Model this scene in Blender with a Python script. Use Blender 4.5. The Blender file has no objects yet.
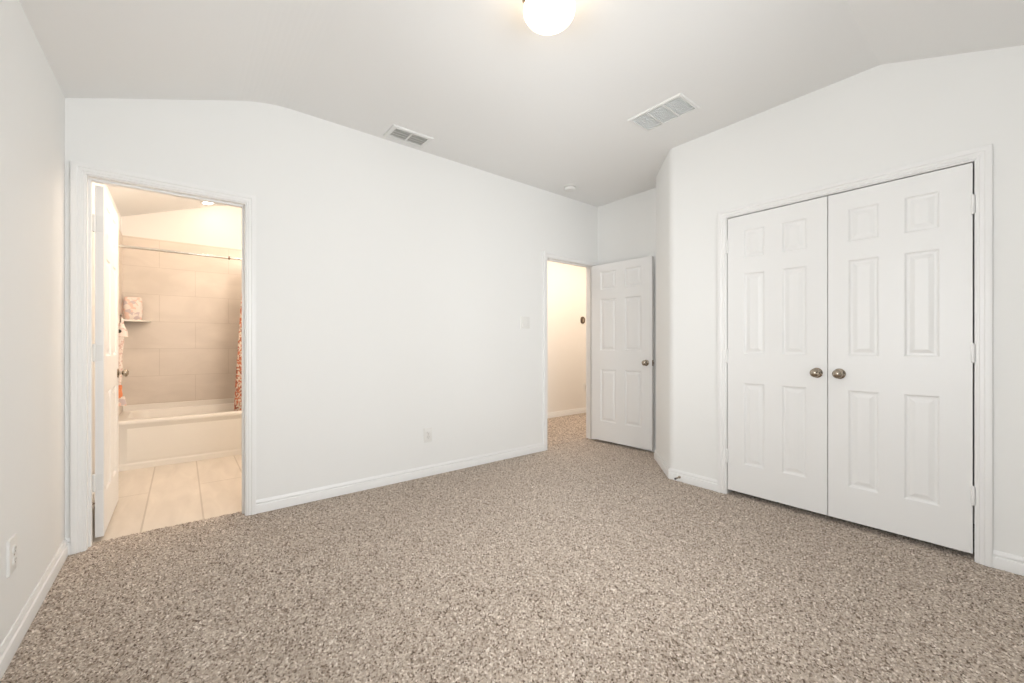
import bpy, math, random
import numpy as np
from mathutils import Vector, Matrix

random.seed(7)
C = bpy.context.scene.collection
PI = math.pi

# ------------------------------------------------------------------ camera
FPX = 412.908                       # focal length in pixels of a 1024 px wide frame
YAW = math.radians(51.36076)        # X axis lies this far right of the optical axis
cam_d = bpy.data.cameras.new('camera')
cam_d.sensor_width = 36.0
cam_d.sensor_fit = 'HORIZONTAL'
cam_d.lens = FPX / 1024 * 36.0
cam_d.shift_y = -(341.5 - 344.786) / 1024 
cam_d.clip_start = 0.02
cam = bpy.data.objects.new('camera', cam_d)
C.objects.link(cam)
cam.location = (0, 0, 1.1)
cam.rotation_euler = (PI / 2, 0, YAW - PI / 2)
bpy.context.scene.camera = cam

# ------------------------------------------------------------------ view, world, lights
vs = bpy.context.scene.view_settings
vs.view_transform = 'Standard'
vs.look = 'None'
vs.gamma = 1.0
vs.use_curve_mapping = False
vs.exposure = 0.02

world = bpy.data.worlds.new('sky')
bpy.context.scene.world = world
world.use_nodes = True
bg = world.node_tree.nodes['Background']
bg.inputs[0].default_value = (0.86, 0.93, 1.0, 1)
bg.inputs[1].default_value = 1.2


def area(name, loc, rot, sx, sy, power, col, spread=PI):
    d = bpy.data.lights.new(name, 'AREA')
    d.shape = 'RECTANGLE'
    d.size, d.size_y = sx, sy
    d.energy = power
    d.color = col
    d.spread = spread
    o = bpy.data.objects.new(name, d)
    C.objects.link(o)
    o.location = loc
    o.rotation_euler = rot
    return o


# daylight panel outside the unseen twin window added behind the camera
area('window_daylight', (1.10, -0.60, 1.38), (PI / 2, 0, 0), 2.1, 1.5, 88, (0.975, 0.988, 0.995))
# second daylight panel, outside the unseen window added in the left wall
area('side_window_daylight', (-0.66, 0.80, 1.38), (PI / 2, 0, -PI / 2), 1.6, 1.5, 78, (0.975, 0.988, 0.995))


def point(name, loc, power, col, r):
    d = bpy.data.lights.new(name, 'POINT')
    d.energy = power
    d.color = col
    d.shadow_soft_size = r
    o = bpy.data.objects.new(name, d)
    C.objects.link(o)
    o.location = loc
    return o


# added warm fills for bathroom and hallway, out of view, without fixtures
point('bathroom_vanity_glow', (0.80, 3.42, 2.05), 21, (1.0, 0.84, 0.69), 0.12)
point('bathroom_ceiling_glow', (0.72, 4.45, 2.42), 19, (1.0, 0.84, 0.69), 0.20)
area('hall_lamp_glow', (4.2, 3.50, 2.68), (0, 0, 0), 2.4, 0.4, 33, (1.0, 0.82, 0.66))

# ------------------------------------------------------------------ materials


def mat(name, col, rough=0.6, metal=0.0, spec=0.5, bump=None, coat=0.0):
    """bump = (scale, strength, distance)"""
    m = bpy.data.materials.new(name)
    m.use_nodes = True
    nt = m.node_tree
    b = nt.nodes['Principled BSDF']
    b.inputs['Base Color'].default_value = (*col, 1)
    b.inputs['Roughness'].default_value = rough
    b.inputs['Metallic'].default_value = metal
    b.inputs['Specular IOR Level'].default_value = spec
    b.inputs['Coat Weight'].default_value = coat
    tc = nt.nodes.new('ShaderNodeTexCoord')
    nz = nt.nodes.new('ShaderNodeTexNoise')
    nt.links.new(tc.outputs['Object'], nz.inputs['Vector'])
    if bump:
        nz.inputs['Scale'].default_value = bump[0]
        nz.inputs['Detail'].default_value = 3
        bp = nt.nodes.new('ShaderNodeBump')
        bp.inputs['Strength'].default_value = bump[1]
        bp.inputs['Distance'].default_value = bump[2]
        nt.links.new(nz.outputs['Fac'], bp.inputs['Height'])
        nt.links.new(bp.outputs['Normal'], b.inputs['Normal'])
    else:
        nz.inputs['Scale'].default_value = 6
        mr = nt.nodes.new('ShaderNodeMapRange')
        mr.inputs['To Min'].default_value = max(0, rough - 0.04)
        mr.inputs['To Max'].default_value = min(1, rough + 0.04)
        nt.links.new(nz.outputs['Fac'], mr.inputs['Value'])
        nt.links.new(mr.outputs['Result'], b.inputs['Roughness'])
    return m


M = {}
M['wall'] = mat('wall_paint', (0.87, 0.867, 0.847), 0.75, spec=0.25, bump=(160, 0.10, 0.002))
M['ceiling'] = mat('ceiling_paint', (0.87, 0.865, 0.85), 0.85, spec=0.15, bump=(120, 0.12, 0.002))
M['bathwall'] = mat('bath_wall_paint', (0.86, 0.83, 0.79), 0.7, spec=0.3, bump=(160, 0.10, 0.002))
M['trim'] = mat('trim_enamel', (0.88, 0.875, 0.86), 0.35, spec=0.45)
M['door'] = mat('door_enamel', (0.87, 0.865, 0.85), 0.38, spec=0.45, bump=(90, 0.03, 0.001))
M['nickel'] = mat('satin_nickel', (0.42, 0.365, 0.30), 0.20, metal=1.0)
M['dark_nickel'] = mat('dark_nickel', (0.22, 0.18, 0.14), 0.35, metal=1.0)
M['chrome'] = mat('chrome', (0.72, 0.70, 0.66), 0.15, metal=1.0)
M['plastic'] = mat('white_plastic', (0.83, 0.82, 0.79), 0.4)
M['slot'] = mat('outlet_slot', (0.12, 0.11, 0.10), 0.6)
M['vent'] = mat('vent_enamel', (0.82, 0.82, 0.80), 0.45)
M['duct'] = mat('duct_grey', (0.58, 0.575, 0.55), 0.8)
M['filter'] = mat('filter_grey', (0.88, 0.90, 0.90), 0.9)
M['bronze'] = mat('bronze_plastic', (0.10, 0.065, 0.04), 0.45)
M['tub'] = mat('tub_enamel', (0.84, 0.79, 0.72), 0.30, coat=0.1)
M['rubber'] = mat('rubber', (0.05, 0.045, 0.04), 0.7)
M['pink'] = mat('pink_cloth', (0.80, 0.60, 0.50), 0.9, bump=(60, 0.3, 0.004))
M['orange'] = mat('orange_cloth', (0.80, 0.27, 0.12), 0.8, bump=(60, 0.3, 0.004))
M['glass'] = None


def emit(name, col, strength, base=(0.9, 0.9, 0.88)):
    m = bpy.data.materials.new(name)
    m.use_nodes = True
    b = m.node_tree.nodes['Principled BSDF']
    b.inputs['Base Color'].default_value = (*base, 1)
    b.inputs['Roughness'].default_value = 0.25
    b.inputs['Emission Color'].default_value = (*col, 1)
    b.inputs['Emission Strength'].default_value = strength
    return m


M['globe'] = emit('lit_opal_glass', (1.0, 0.77, 0.51), 6.3)
M['led'] = emit('lit_diffuser', (1.0, 0.90, 0.78), 10.0)
M['hall_led'] = emit('lit_hall_diffuser', (1.0, 0.82, 0.62), 3.0)


def glass_pane():
    m = bpy.data.materials.new('window_glass')
    m.use_nodes = True
    nt = m.node_tree
    nt.nodes.remove(nt.nodes['Principled BSDF'])
    t = nt.nodes.new('ShaderNodeBsdfTransparent')
    g = nt.nodes.new('ShaderNodeBsdfGlossy')
    g.inputs['Roughness'].default_value = 0.02
    f = nt.nodes.new('ShaderNodeFresnel')
    mx = nt.nodes.new('ShaderNodeMixShader')
    nt.links.new(f.outputs[0], mx.inputs[0])
    nt.links.new(t.outputs[0], mx.inputs[1])
    nt.links.new(g.outputs[0], mx.inputs[2])
    nt.links.new(mx.outputs[0], nt.nodes['Material Output'].inputs[0])
    return m


M['glass'] = glass_pane()


def carpet_mat(name, attr):
    """twisted two-tone yarn; each tuft has one tone (attribute 'yarn' on the tufted mesh, cells elsewhere)"""
    m = bpy.data.materials.new(name)
    m.use_nodes = True
    nt = m.node_tree
    N, L = nt.nodes, nt.links
    b = N['Principled BSDF']
    b.inputs['Roughness'].default_value = 1.0
    b.inputs['Specular IOR Level'].default_value = 0.03
    b.inputs['Sheen Weight'].default_value = 0.15
    tc = N.new('ShaderNodeTexCoord')
    ramp = N.new('ShaderNodeValToRGB')
    e = ramp.color_ramp.elements
    e[0].position = 0.0; e[0].color = (0.13, 0.090, 0.062, 1)
    e[1].position = 1.0; e[1].color = (0.92, 0.825, 0.735, 1)
    for p, c in ((0.15, (0.285, 0.218, 0.166, 1)), (0.40, (0.50, 0.410, 0.335, 1)), (0.75, (0.67, 0.572, 0.480, 1))):
        x = ramp.color_ramp.elements.new(p); x.color = c
    L.new(ramp.outputs['Color'], b.inputs['Base Color'])
    if attr:
        a = N.new('ShaderNodeAttribute'); a.attribute_name = 'yarn'
        L.new(a.outputs['Fac'], ramp.inputs['Fac'])
        nz = N.new('ShaderNodeTexNoise'); nz.inputs['Scale'].default_value = 420; nz.inputs['Detail'].default_value = 2
        L.new(tc.outputs['Object'], nz.inputs['Vector'])
        bp = N.new('ShaderNodeBump'); bp.inputs['Strength'].default_value = 0.5; bp.inputs['Distance'].default_value = 0.003
        L.new(nz.outputs['Fac'], bp.inputs['Height'])
        L.new(bp.outputs['Normal'], b.inputs['Normal'])
    else:
        vo = N.new('ShaderNodeTexVoronoi'); vo.voronoi_dimensions = '2D'; vo.inputs['Scale'].default_value = 105
        L.new(tc.outputs['Object'], vo.inputs['Vector'])
        sp = N.new('ShaderNodeSeparateColor'); L.new(vo.outputs['Color'], sp.inputs[0])
        mm = N.new('ShaderNodeMath'); mm.operation = 'MULTIPLY'; mm.inputs[1].default_value = 1.0
        L.new(sp.outputs[0], mm.inputs[0]); L.new(mm.outputs[0], ramp.inputs['Fac'])
        bp = N.new('ShaderNodeBump'); bp.invert = True; bp.inputs['Strength'].default_value = 0.9; bp.inputs['Distance'].default_value = 0.008
        L.new(vo.outputs['Distance'], bp.inputs['Height'])
        L.new(bp.outputs['Normal'], b.inputs['Normal'])
    return m


M['carpet'] = carpet_mat('carpet_pile', True)
M['carpet_flat'] = carpet_mat('carpet_pile_hall', False)


def tile_mat(name, c1, c2, grout, bw, bh, mortar, offset, axes, origin, rough=0.3, streak=(1, 1), sc=2.2):
    """axes: which object axes run along the tile's length and height."""
    m = bpy.data.materials.new(name)
    m.use_nodes = True
    nt = m.node_tree
    N, L = nt.nodes, nt.links
    b = N['Principled BSDF']
    b.inputs['Roughness'].default_value = rough
    tc = N.new('ShaderNodeTexCoord')
    sep = N.new('ShaderNodeSeparateXYZ')
    L.new(tc.outputs['Object'], sep.inputs[0])
    comb = N.new('ShaderNodeCombineXYZ')
    for k in (0, 1):
        s = N.new('ShaderNodeMath'); s.operation = 'SUBTRACT'
        L.new(sep.outputs[axes[k]], s.inputs[0]); s.inputs[1].default_value = origin[k]
        L.new(s.outputs[0], comb.inputs[k])
    br = N.new('ShaderNodeTexBrick')
    br.offset = offset
    br.inputs['Scale'].default_value = 1.0
    br.inputs['Brick Width'].default_value = bw
    br.inputs['Row Height'].default_value = bh
    br.inputs['Mortar Size'].default_value = mortar
    br.inputs['Mortar Smooth'].default_value = 0.1
    br.inputs['Color1'].default_value = (*c1, 1)
    br.inputs['Color2'].default_value = (*c2, 1)
    br.inputs['Mortar'].default_value = (*grout, 1)
    L.new(comb.outputs[0], br.inputs['Vector'])
    # veined ceramic glaze
    mp = N.new('ShaderNodeMapping')
    mp.inputs['Scale'].default_value = (streak[0], streak[1], 1)
    L.new(comb.outputs[0], mp.inputs['Vector'])
    nz = N.new('ShaderNodeTexNoise')
    nz.inputs['Scale'].default_value = sc
    nz.inputs['Detail'].default_value = 6
    nz.inputs['Distortion'].default_value = 0.8
    L.new(mp.outputs[0], nz.inputs['Vector'])
    rp = N.new('ShaderNodeValToRGB')
    rp.color_ramp.elements[0].position = 0.3; rp.color_ramp.elements[0].color = (0.86, 0.85, 0.84, 1)
    rp.color_ramp.elements[1].position = 0.7; rp.color_ramp.elements[1].color = (1, 1, 1, 1)
    L.new(nz.outputs['Fac'], rp.inputs['Fac'])
    mx = N.new('ShaderNodeMix'); mx.data_type = 'RGBA'; mx.blend_type = 'MULTIPLY'
    mx.inputs['Factor'].default_value = 1.0
    L.new(br.outputs['Color'], mx.inputs['A']); L.new(rp.outputs['Color'], mx.inputs['B'])
    L.new(mx.outputs['Result'], b.inputs['Base Color'])
    bp = N.new('ShaderNodeBump')
    bp.inputs['Strength'].default_value = 0.3
    bp.inputs['Distance'].default_value = 0.002
    bp.invert = True
    L.new(br.outputs['Fac'], bp.inputs['Height'])
    L.new(bp.outputs['Normal'], b.inputs['Normal'])
    return m


M['walltile'] = tile_mat('shower_tile', (0.79, 0.705, 0.615), (0.78, 0.695, 0.605), (0.70, 0.615, 0.525),
                         0.60, 0.2833, 0.003, 0.5, (0, 2), (-0.185, 0.492), 0.28, (1.0, 2.0))
M['walltile_side'] = tile_mat('shower_tile_end', (0.79, 0.705, 0.615), (0.78, 0.695, 0.605), (0.70, 0.615, 0.525),
                              0.60, 0.2833, 0.003, 0.5, (1, 2), (5.40, 0.492), 0.28, (1.0, 2.0))
M['floortile'] = tile_mat('floor_tile', (0.78, 0.70, 0.605), (0.77, 0.69, 0.595), (0.60, 0.52, 0.43),
                          1.80, 0.297, 0.005, 0.5, (1, 0), (3.20, 0.107), 0.35, (0.7, 3.0), 3.0)


def floral(name, ground, a, b2, scale):
    m = bpy.data.materials.new(name)
    m.use_nodes = True
    nt = m.node_tree
    N, L = nt.nodes, nt.links
    b = N['Principled BSDF']
    b.inputs['Roughness'].default_value = 0.85
    b.inputs['Specular IOR Level'].default_value = 0.2
    tc = N.new('ShaderNodeTexCoord')
    nz = N.new('ShaderNodeTexNoise'); nz.inputs['Scale'].default_value = scale * 0.9
    L.new(tc.outputs['Object'], nz.inputs['Vector'])
    mp = N.new('ShaderNodeVectorMath'); mp.operation = 'SCALE'; mp.inputs['Scale'].default_value = 1.6 / scale
    L.new(nz.outputs['Color'], mp.inputs[0])
    ad = N.new('ShaderNodeVectorMath'); ad.operation = 'ADD'
    L.new(tc.outputs['Object'], ad.inputs[0]); L.new(mp.outputs[0], ad.inputs[1])
    vo = N.new('ShaderNodeTexVoronoi'); vo.inputs['Scale'].default_value = scale
    L.new(ad.outputs[0], vo.inputs['Vector'])
    sc = N.new('ShaderNodeSeparateColor'); L.new(vo.outputs['Color'], sc.inputs[0])
    rp = N.new('ShaderNodeValToRGB'); rp.color_ramp.interpolation = 'CONSTANT'
    rp.color_ramp.elements[0].position = 0; rp.color_ramp.elements[0].color = (*ground, 1)
    rp.color_ramp.elements[1].position = 0.45; rp.color_ramp.elements[1].color = (*a, 1)
    e = rp.color_ramp.elements.new(0.78); e.color = (*b2, 1)
    L.new(sc.outputs[0], rp.inputs['Fac'])
    L.new(rp.outputs['Color'], b.inputs['Base Color'])
    return m


M['curtain'] = floral('floral_curtain', (0.80, 0.70, 0.60), (0.62, 0.23, 0.13), (0.42, 0.17, 0.12), 60)
M['pouch'] = floral('floral_pouch', (0.86, 0.76, 0.69), (0.83, 0.60, 0.50), (0.66, 0.55, 0.54), 34)
M['strapcloth'] = floral('floral_strap', (0.86, 0.76, 0.69), (0.82, 0.68, 0.60), (0.70, 0.50, 0.44), 70)

# ------------------------------------------------------------------ mesh helpers


class MB:
    def __init__(self):
        self.v = []; self.f = []

    def add(self, verts, faces):
        o = len(self.v)
        self.v += [tuple(p) for p in verts]
        self.f += [tuple(i + o for i in f) for f in faces]
        return self

    def box(self, x0, x1, y0, y1, z0, z1):
        v = [(x0, y0, z0), (x1, y0, z0), (x1, y1, z0), (x0, y1, z0), (x0, y0, z1), (x1, y0, z1), (x1, y1, z1), (x0, y1, z1)]
        return self.add(v, [(3, 2, 1, 0), (4, 5, 6, 7), (0, 1, 5, 4), (1, 2, 6, 5), (2, 3, 7, 6), (3, 0, 4, 7)])

    def prism(self, poly, vec):
        """poly: 3-D polygon, extruded by vec"""
        n = len(poly)
        v = [tuple(p) for p in poly] + [(p[0] + vec[0], p[1] + vec[1], p[2] + vec[2]) for p in poly]
        f = [tuple(reversed(range(n))), tuple(range(n, 2 * n))]
        f += [(i, (i + 1) % n, n + (i + 1) % n, n + i) for i in range(n)]
        return self.add(v, f)

    def loft(self, rings, closed=True, cap0=True, cap1=True):
        n = len(rings[0]); o = []
        v = [p for r in rings for p in r]
        f = []
        for k in range(len(rings) - 1):
            for i in range(n if closed else n - 1):
                j = (i + 1) % n
                f.append((k * n + i, k * n + j, (k + 1) * n + j, (k + 1) * n + i))
        if cap0: f.append(tuple(reversed(range(n))))
        if cap1: f.append(tuple(range((len(rings) - 1) * n, len(rings) * n)))
        return self.add(v, f)

    def lathe(self, prof, c=(0, 0, 0), axis='z', seg=32, sign=1, cap0=True, cap1=True):
        """prof: list of (radius, height along axis)"""
        rings = []
        for r, h in prof:
            ring = []
            for i in range(seg):
                a = 2 * PI * i / seg
                p, q, h2 = r * math.cos(a), r * math.sin(a), h * sign
                if axis == 'z': ring.append((c[0] + p, c[1] + q, c[2] + h2))
                elif axis == 'x': ring.append((c[0] + h2, c[1] + p, c[2] + q))
                else: ring.append((c[0] + p, c[1] + h2, c[2] + q))
            rings.append(ring)
        return self.loft(rings, cap0=cap0, cap1=cap1)

    def tube(self, pts, r, seg=10):
        pts = [Vector(p) for p in pts]
        rings = []
        up = None
        for i, p in enumerate(pts):
            t = (pts[min(i + 1, len(pts) - 1)] - pts[max(i - 1, 0)]).normalized()
            if up is None:
                up = Vector((0, 0, 1)) if abs(t.z) < 0.9 else Vector((1, 0, 0))
            u = (up - t * up.dot(t)).normalized(); w = t.cross(u); up = u
            rr = r[i] if isinstance(r, (list, tuple)) else r
            rings.append([tuple(p + (u * math.cos(2 * PI * k / seg) + w * math.sin(2 * PI * k / seg)) * rr) for k in range(seg)])
        return self.loft(rings)

    def build(self, name, m, parent=None, base=(0, 0, 0), smooth=None, bevel=None, loc=None, rotz=0.0):
        """vertices are given in world space; `base` is subtracted so the object sits at it"""
        me = bpy.data.meshes.new(name)
        b = base
        me.from_pydata([(x - b[0], y - b[1], z - b[2]) for x, y, z in self.v], [], self.f)
        me.update()
        import bmesh
        bm = bmesh.new(); bm.from_mesh(me)
        bmesh.ops.recalc_face_normals(bm, faces=bm.faces)
        bm.to_mesh(me); bm.free()
        me.materials.append(m)
        if smooth:
            for p in me.polygons: p.use_smooth = True
            me.set_sharp_from_angle(angle=math.radians(smooth))
        o = bpy.data.objects.new(name, me)
        C.objects.link(o)
        if parent:
            o.parent = parent
        else:
            o.location = b
        if loc is not None: o.location = loc
        o.rotation_euler.z = rotz
        if bevel:
            md = o.modifiers.new('bevel', 'BEVEL')
            md.width = bevel; md.segments = 2; md.limit_method = 'ANGLE'; md.angle_limit = math.radians(40)
            md.harden_normals = False
        return o


def thing(name, label, cat, loc=(0, 0, 0), group=None, rotz=0.0):
    o = bpy.data.objects.new(name, None)
    C.objects.link(o)
    o.empty_display_size = 0.05
    o.location = loc; o.rotation_euler.z = rotz
    return tag(o, label, cat, group)


def tag(o, label, cat, group=None):
    o['label'] = label; o['category'] = cat
    if group: o['group'] = group
    return o


def struct(o, label=None, cat=None):
    o['kind'] = 'structure'
    if label: tag(o, label, cat)
    return o


# ------------------------------------------------------------------ room geometry
XL = -0.478          # left wall
YB = 3.15            # back wall, bedroom side
YBB = 3.265          # back wall, far side
XC = 3.14            # closet wall
XS = 3.80            # short wall behind the bedroom door
YF = -0.42           # window wall behind the camera
ZC = 2.712           # flat ceiling
XK, YK = 0.433, 0.532    # creases of the vaulted ceiling
SL = 0.35            # pitch of the sloped strips
YT = 5.715           # bathroom far wall
XBR = 1.08           # bathroom right wall
YH = 4.492           # hallway far wall


def zc(x, y=9):
    return ZC - SL * max(0.0, XK - x, YK - y)


# ceiling: one sheet with its two sloped strips, given thickness
z_l = ZC - SL * (XK + 0.62)
hx = -0.62; hy = YK - (XK + 0.62)
zf = ZC - SL * (YK - hy)
mb = MB()
RW = 0.17                                  # half width of the eased left crease


def drop(x):
    """how far the left slope has come down at x"""
    if x >= XK + RW: return 0.0
    if x <= XK - RW: return SL * (XK - x)
    return SL * (XK + RW - x) ** 2 / (4 * RW)


xs_ = [hx] + [XK - RW + 2 * RW * k / 12 for k in range(13)]
edge = [(x, YK - drop(x) / SL, ZC - drop(x)) for x in xs_]      # hip line
for p, q in zip(edge[:-1], edge[1:]):
    mb.prism([p, q, (q[0], 5.85, q[2]), (p[0], 5.85, p[2])], (0, 0, 0.12))
mb.prism([edge[-1], (6.2, YK, ZC), (6.2, 5.85, ZC), (XK + RW, 5.85, ZC)], (0, 0, 0.12))
for p, q in zip(edge[:-1], edge[1:]):
    mb.prism([(p[0], hy, zf), (q[0], hy, zf), q, p], (0, 0, 0.12))
mb.prism([(XK + RW, hy, zf), (6.2, hy, zf), (6.2, YK, ZC), edge[-1]], (0, 0, 0.12))
ceil = mb.build('ceiling', M['ceiling'], smooth=12)
struct(ceil, 'off-white vaulted ceiling with sloped sides above the bedroom', 'ceiling')

# walls -------------------------------------------------------------------


def wall_x(mb, x0, x1, y0, y1, zb=0.0, top=None):
    """panel of a wall lying along X; its top follows the ceiling"""
    xs = [x0] + ([XK] if x0 < XK < x1 else []) + [x1]
    for a, b in zip(xs[:-1], xs[1:]):
        ya = (y0 + y1) / 2
        ta = top if top else zc(a, ya) + 0.03
        tb = top if top else zc(b, ya) + 0.03
        mb.prism([(a, y0, zb), (b, y0, zb), (b, y0, tb), (a, y0, ta)], (0, y1 - y0, 0))


def wall_y(mb, y0, y1, x0, x1, zb=0.0, top=None):
    ys = [y0] + ([YK] if y0 < YK < y1 else []) + [y1]
    for a, b in zip(ys[:-1], ys[1:]):
        xa = (x0 + x1) / 2
        ta = top if top else zc(xa, a) + 0.03
        tb = top if top else zc(xa, b) + 0.03
        mb.prism([(x0, a, zb), (x0, b, zb), (x0, b, tb), (x0, a, ta)], (x1 - x0, 0, 0))


JT = 0.018           # jamb board thickness
BX0, BX1, BZ = -0.397, 0.317, 2.008      # bathroom clear opening
DX0, DX1, DZ = 2.993, 3.735, 2.012       # bedroom door clear opening
CY0, CY1, CZ = 0.171, 1.390, 2.033       # closet clear opening

mb = MB()
wall_x(mb, XL - 0.12, BX0 - JT, YB, YBB)
wall_x(mb, BX0 - JT, BX1 + JT, YB, YBB, BZ + JT)
wall_x(mb, BX1 + JT, DX0 - JT, YB, YBB)
wall_x(mb, DX0 - JT, DX1 + JT, YB, YBB, DZ + JT)
wall_x(mb, DX1 + JT, 6.1, YB, YBB)
struct(mb.build('wall_back', M['wall']), 'long white wall with the bathroom and bedroom doorways', 'wall')

mb = MB()
LY0, LY1 = 0.10, 1.50
WX0, WX1, WZ0, WZ1 = 0.10, 2.10, 0.65, 2.10
wall_y(mb, -0.54, LY0, XL - 0.12, XL)
wall_y(mb, LY0, LY1, XL - 0.12, XL, 0, WZ0)
wall_y(mb, LY0, LY1, XL - 0.12, XL, WZ1)
wall_y(mb, LY1, 5.83, XL - 0.12, XL)
struct(mb.build('wall_left', M['wall']), 'white wall along the left edge with a low outlet', 'wall')

mb = MB()
wall_y(mb, -0.54, CY0 - JT, XC, XC + 0.115)
wall_y(mb, CY0 - JT, CY1 + JT, XC, XC + 0.115, CZ + JT)
wall_y(mb, CY1 + JT, 1.800, XC, XC + 0.115)
struct(mb.build('wall_right', M['wall']), 'white wall holding the double closet doors', 'wall')

mb = MB()
FX, FY = XC + 0.442, 2.255             # far end of the angled wall
ux, uy = (FX - XC) / math.hypot(FX - XC, FY - 1.845), (FY - 1.845) / math.hypot(FX - XC, FY - 1.845)


def eased(p0, pc, p1, n=6):
    return [tuple((1 - t) ** 2 * a + 2 * t * (1 - t) * b + t * t * c for a, b, c in zip(p0, pc, p1)) + (0,) for t in [k / n for k in range(n + 1)]]


foot = eased((XC, 1.80), (XC, 1.845), (XC + 0.045 * ux, 1.845 + 0.045 * uy))
foot += eased((FX - 0.03 * ux, FY - 0.03 * uy), (FX, FY), (FX + 0.03, FY))
foot += [(XS, FY, 0), (XS, 2.14, 0), (XC + 0.47, 2.14, 0), (XC + 0.115, 1.80, 0)]
mb.prism(foot, (0, 0, ZC + 0.03))
struct(mb.build('wall_corner', M['wall'], smooth=25), 'narrow angled wall between closet wall and bedroom door', 'wall')

mb = MB()
wall_y(mb, -0.54, YB, XS, XS + 0.11)
struct(mb.build('wall_side', M['wall']), 'short white wall behind the open bedroom door', 'wall')

mb = MB()
zt = zc(1, YF - 0.06) + 0.05
for a, b, z0, z1 in ((XL - 0.12, WX0, 0, zt), (WX1, XS + 0.11, 0, zt), (WX0, WX1, 0, WZ0), (WX0, WX1, WZ1, zt)):
    mb.box(a, b, YF - 0.12, YF, z0, z1)
struct(mb.build('wall_front', M['wall']), 'white window wall behind the camera', 'wall')

mb = MB()
wall_x(mb, XL - 0.12, XBR + 0.12, YT, YT + 0.11)
struct(mb.build('wall_bathroom_back', M['bathwall']), 'cream bathroom wall above the shower tile', 'wall')
mb = MB()
wall_y(mb, YBB, YT, XBR, XBR + 0.12)
struct(mb.build('wall_bathroom_side', M['bathwall']), 'bathroom wall at the far end of the tub', 'wall')
mb = MB()
wall_x(mb, XBR + 0.12, 6.1, YH, YH + 0.11)
struct(mb.build('wall_hall', M['bathwall']), 'warm cream hallway wall seen through the bedroom doorway', 'wall')
mb = MB()
wall_y(mb, YBB, YH, 6.0, 6.1)
struct(mb.build('wall_hall_end', M['bathwall']), 'end wall of the hallway', 'wall')

# floors ------------------------------------------------------------------


def tufted_carpet(x0, x1, y0, y1, step, pitch, amp, base):
    """a sheet of cut pile: every tuft is a small leaning dome round a jittered centre"""
    rng = np.random.default_rng(11)
    nx, ny = int((x1 - x0) / step) + 1, int((y1 - y0) / step) + 1
    X, Y = np.meshgrid(np.linspace(x0, x1, nx, dtype=np.float32), np.linspace(y0, y1, ny, dtype=np.float32))
    gx, gy = int((x1 - x0) / pitch) + 5, int((y1 - y0) / pitch) + 5
    cx = (np.arange(gx)[None, :] + rng.uniform(-0.48, 0.48, (gy, gx))).astype(np.float32)
    cy = (np.arange(gy)[:, None] + rng.uniform(-0.48, 0.48, (gy, gx))).astype(np.float32)
    # clumps: neighbouring tufts lean and rise together
    def smooth(k):
        a = rng.normal(size=(gy, gx))
        for _ in range(k):
            a = (a + np.roll(a, 1, 0) + np.roll(a, -1, 0) + np.roll(a, 1, 1) + np.roll(a, -1, 1)) / 5
        return (a / a.std()).astype(np.float32)
    ht = np.clip(0.62 + 0.20 * rng.normal(size=(gy, gx)) + 0.16 * smooth(2), 0.1, 1.15).astype(np.float32)
    tone = np.clip(0.50 + 0.28 * rng.normal(size=(gy, gx)) + 0.03 * smooth(1), 0.0, 1.0).astype(np.float32)
    U, V = (X - x0) / pitch + 2, (Y - y0) / pitch + 2
    # bend the cells so they read as curled yarn
    wx = smooth(3)[np.clip(V.astype(int), 0, gy - 1), np.clip(U.astype(int), 0, gx - 1)]
    iu, iv = np.rint(U).astype(np.int32), np.rint(V).astype(np.int32)
    best = np.full(U.shape, 9.0, np.float32); second = best.copy()
    bi = np.zeros(U.shape, np.int32)
    for dy in (-1, 0, 1):
        for dx in (-1, 0, 1):
            ii, jj = np.clip(iu + dx, 0, gx - 1), np.clip(iv + dy, 0, gy - 1)
            d = np.hypot(U - cx[jj, ii], V - cy[jj, ii])
            closer = d < best
            second = np.where(closer, best, np.minimum(second, d))
            bi = np.where(closer, jj * gx + ii, bi)
            best = np.where(closer, d, best)
    dome = np.clip((second - best) * 1.7, 0, 1) ** 0.6
    Z = base + amp * (dome * ht.ravel()[bi]) + 0.0008 * wx
    co = np.stack([X, Y, Z], -1).reshape(-1, 3).astype(np.float32)
    k = np.arange(nx * ny, dtype=np.int32).reshape(ny, nx)
    q = np.stack([k[:-1, :-1], k[:-1, 1:], k[1:, 1:], k[1:, :-1]], -1).reshape(-1)
    me = bpy.data.meshes.new('carpet')
    me.vertices.add(len(co)); me.vertices.foreach_set('co', co.ravel())
    nq = len(q) // 4
    me.loops.add(len(q)); me.loops.foreach_set('vertex_index', q)
    me.polygons.add(nq); me.polygons.foreach_set('loop_start', np.arange(0, len(q), 4, dtype=np.int32))
    me.polygons.foreach_set('use_smooth', np.ones(nq, bool))
    me.update(calc_edges=True)
    at = me.attributes.new('yarn', 'FLOAT', 'POINT')
    at.data.foreach_set('value', tone.ravel()[bi].ravel())
    me.materials.append(M['carpet'])
    o = bpy.data.objects.new('floor', me); C.objects.link(o)
    return o


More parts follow.
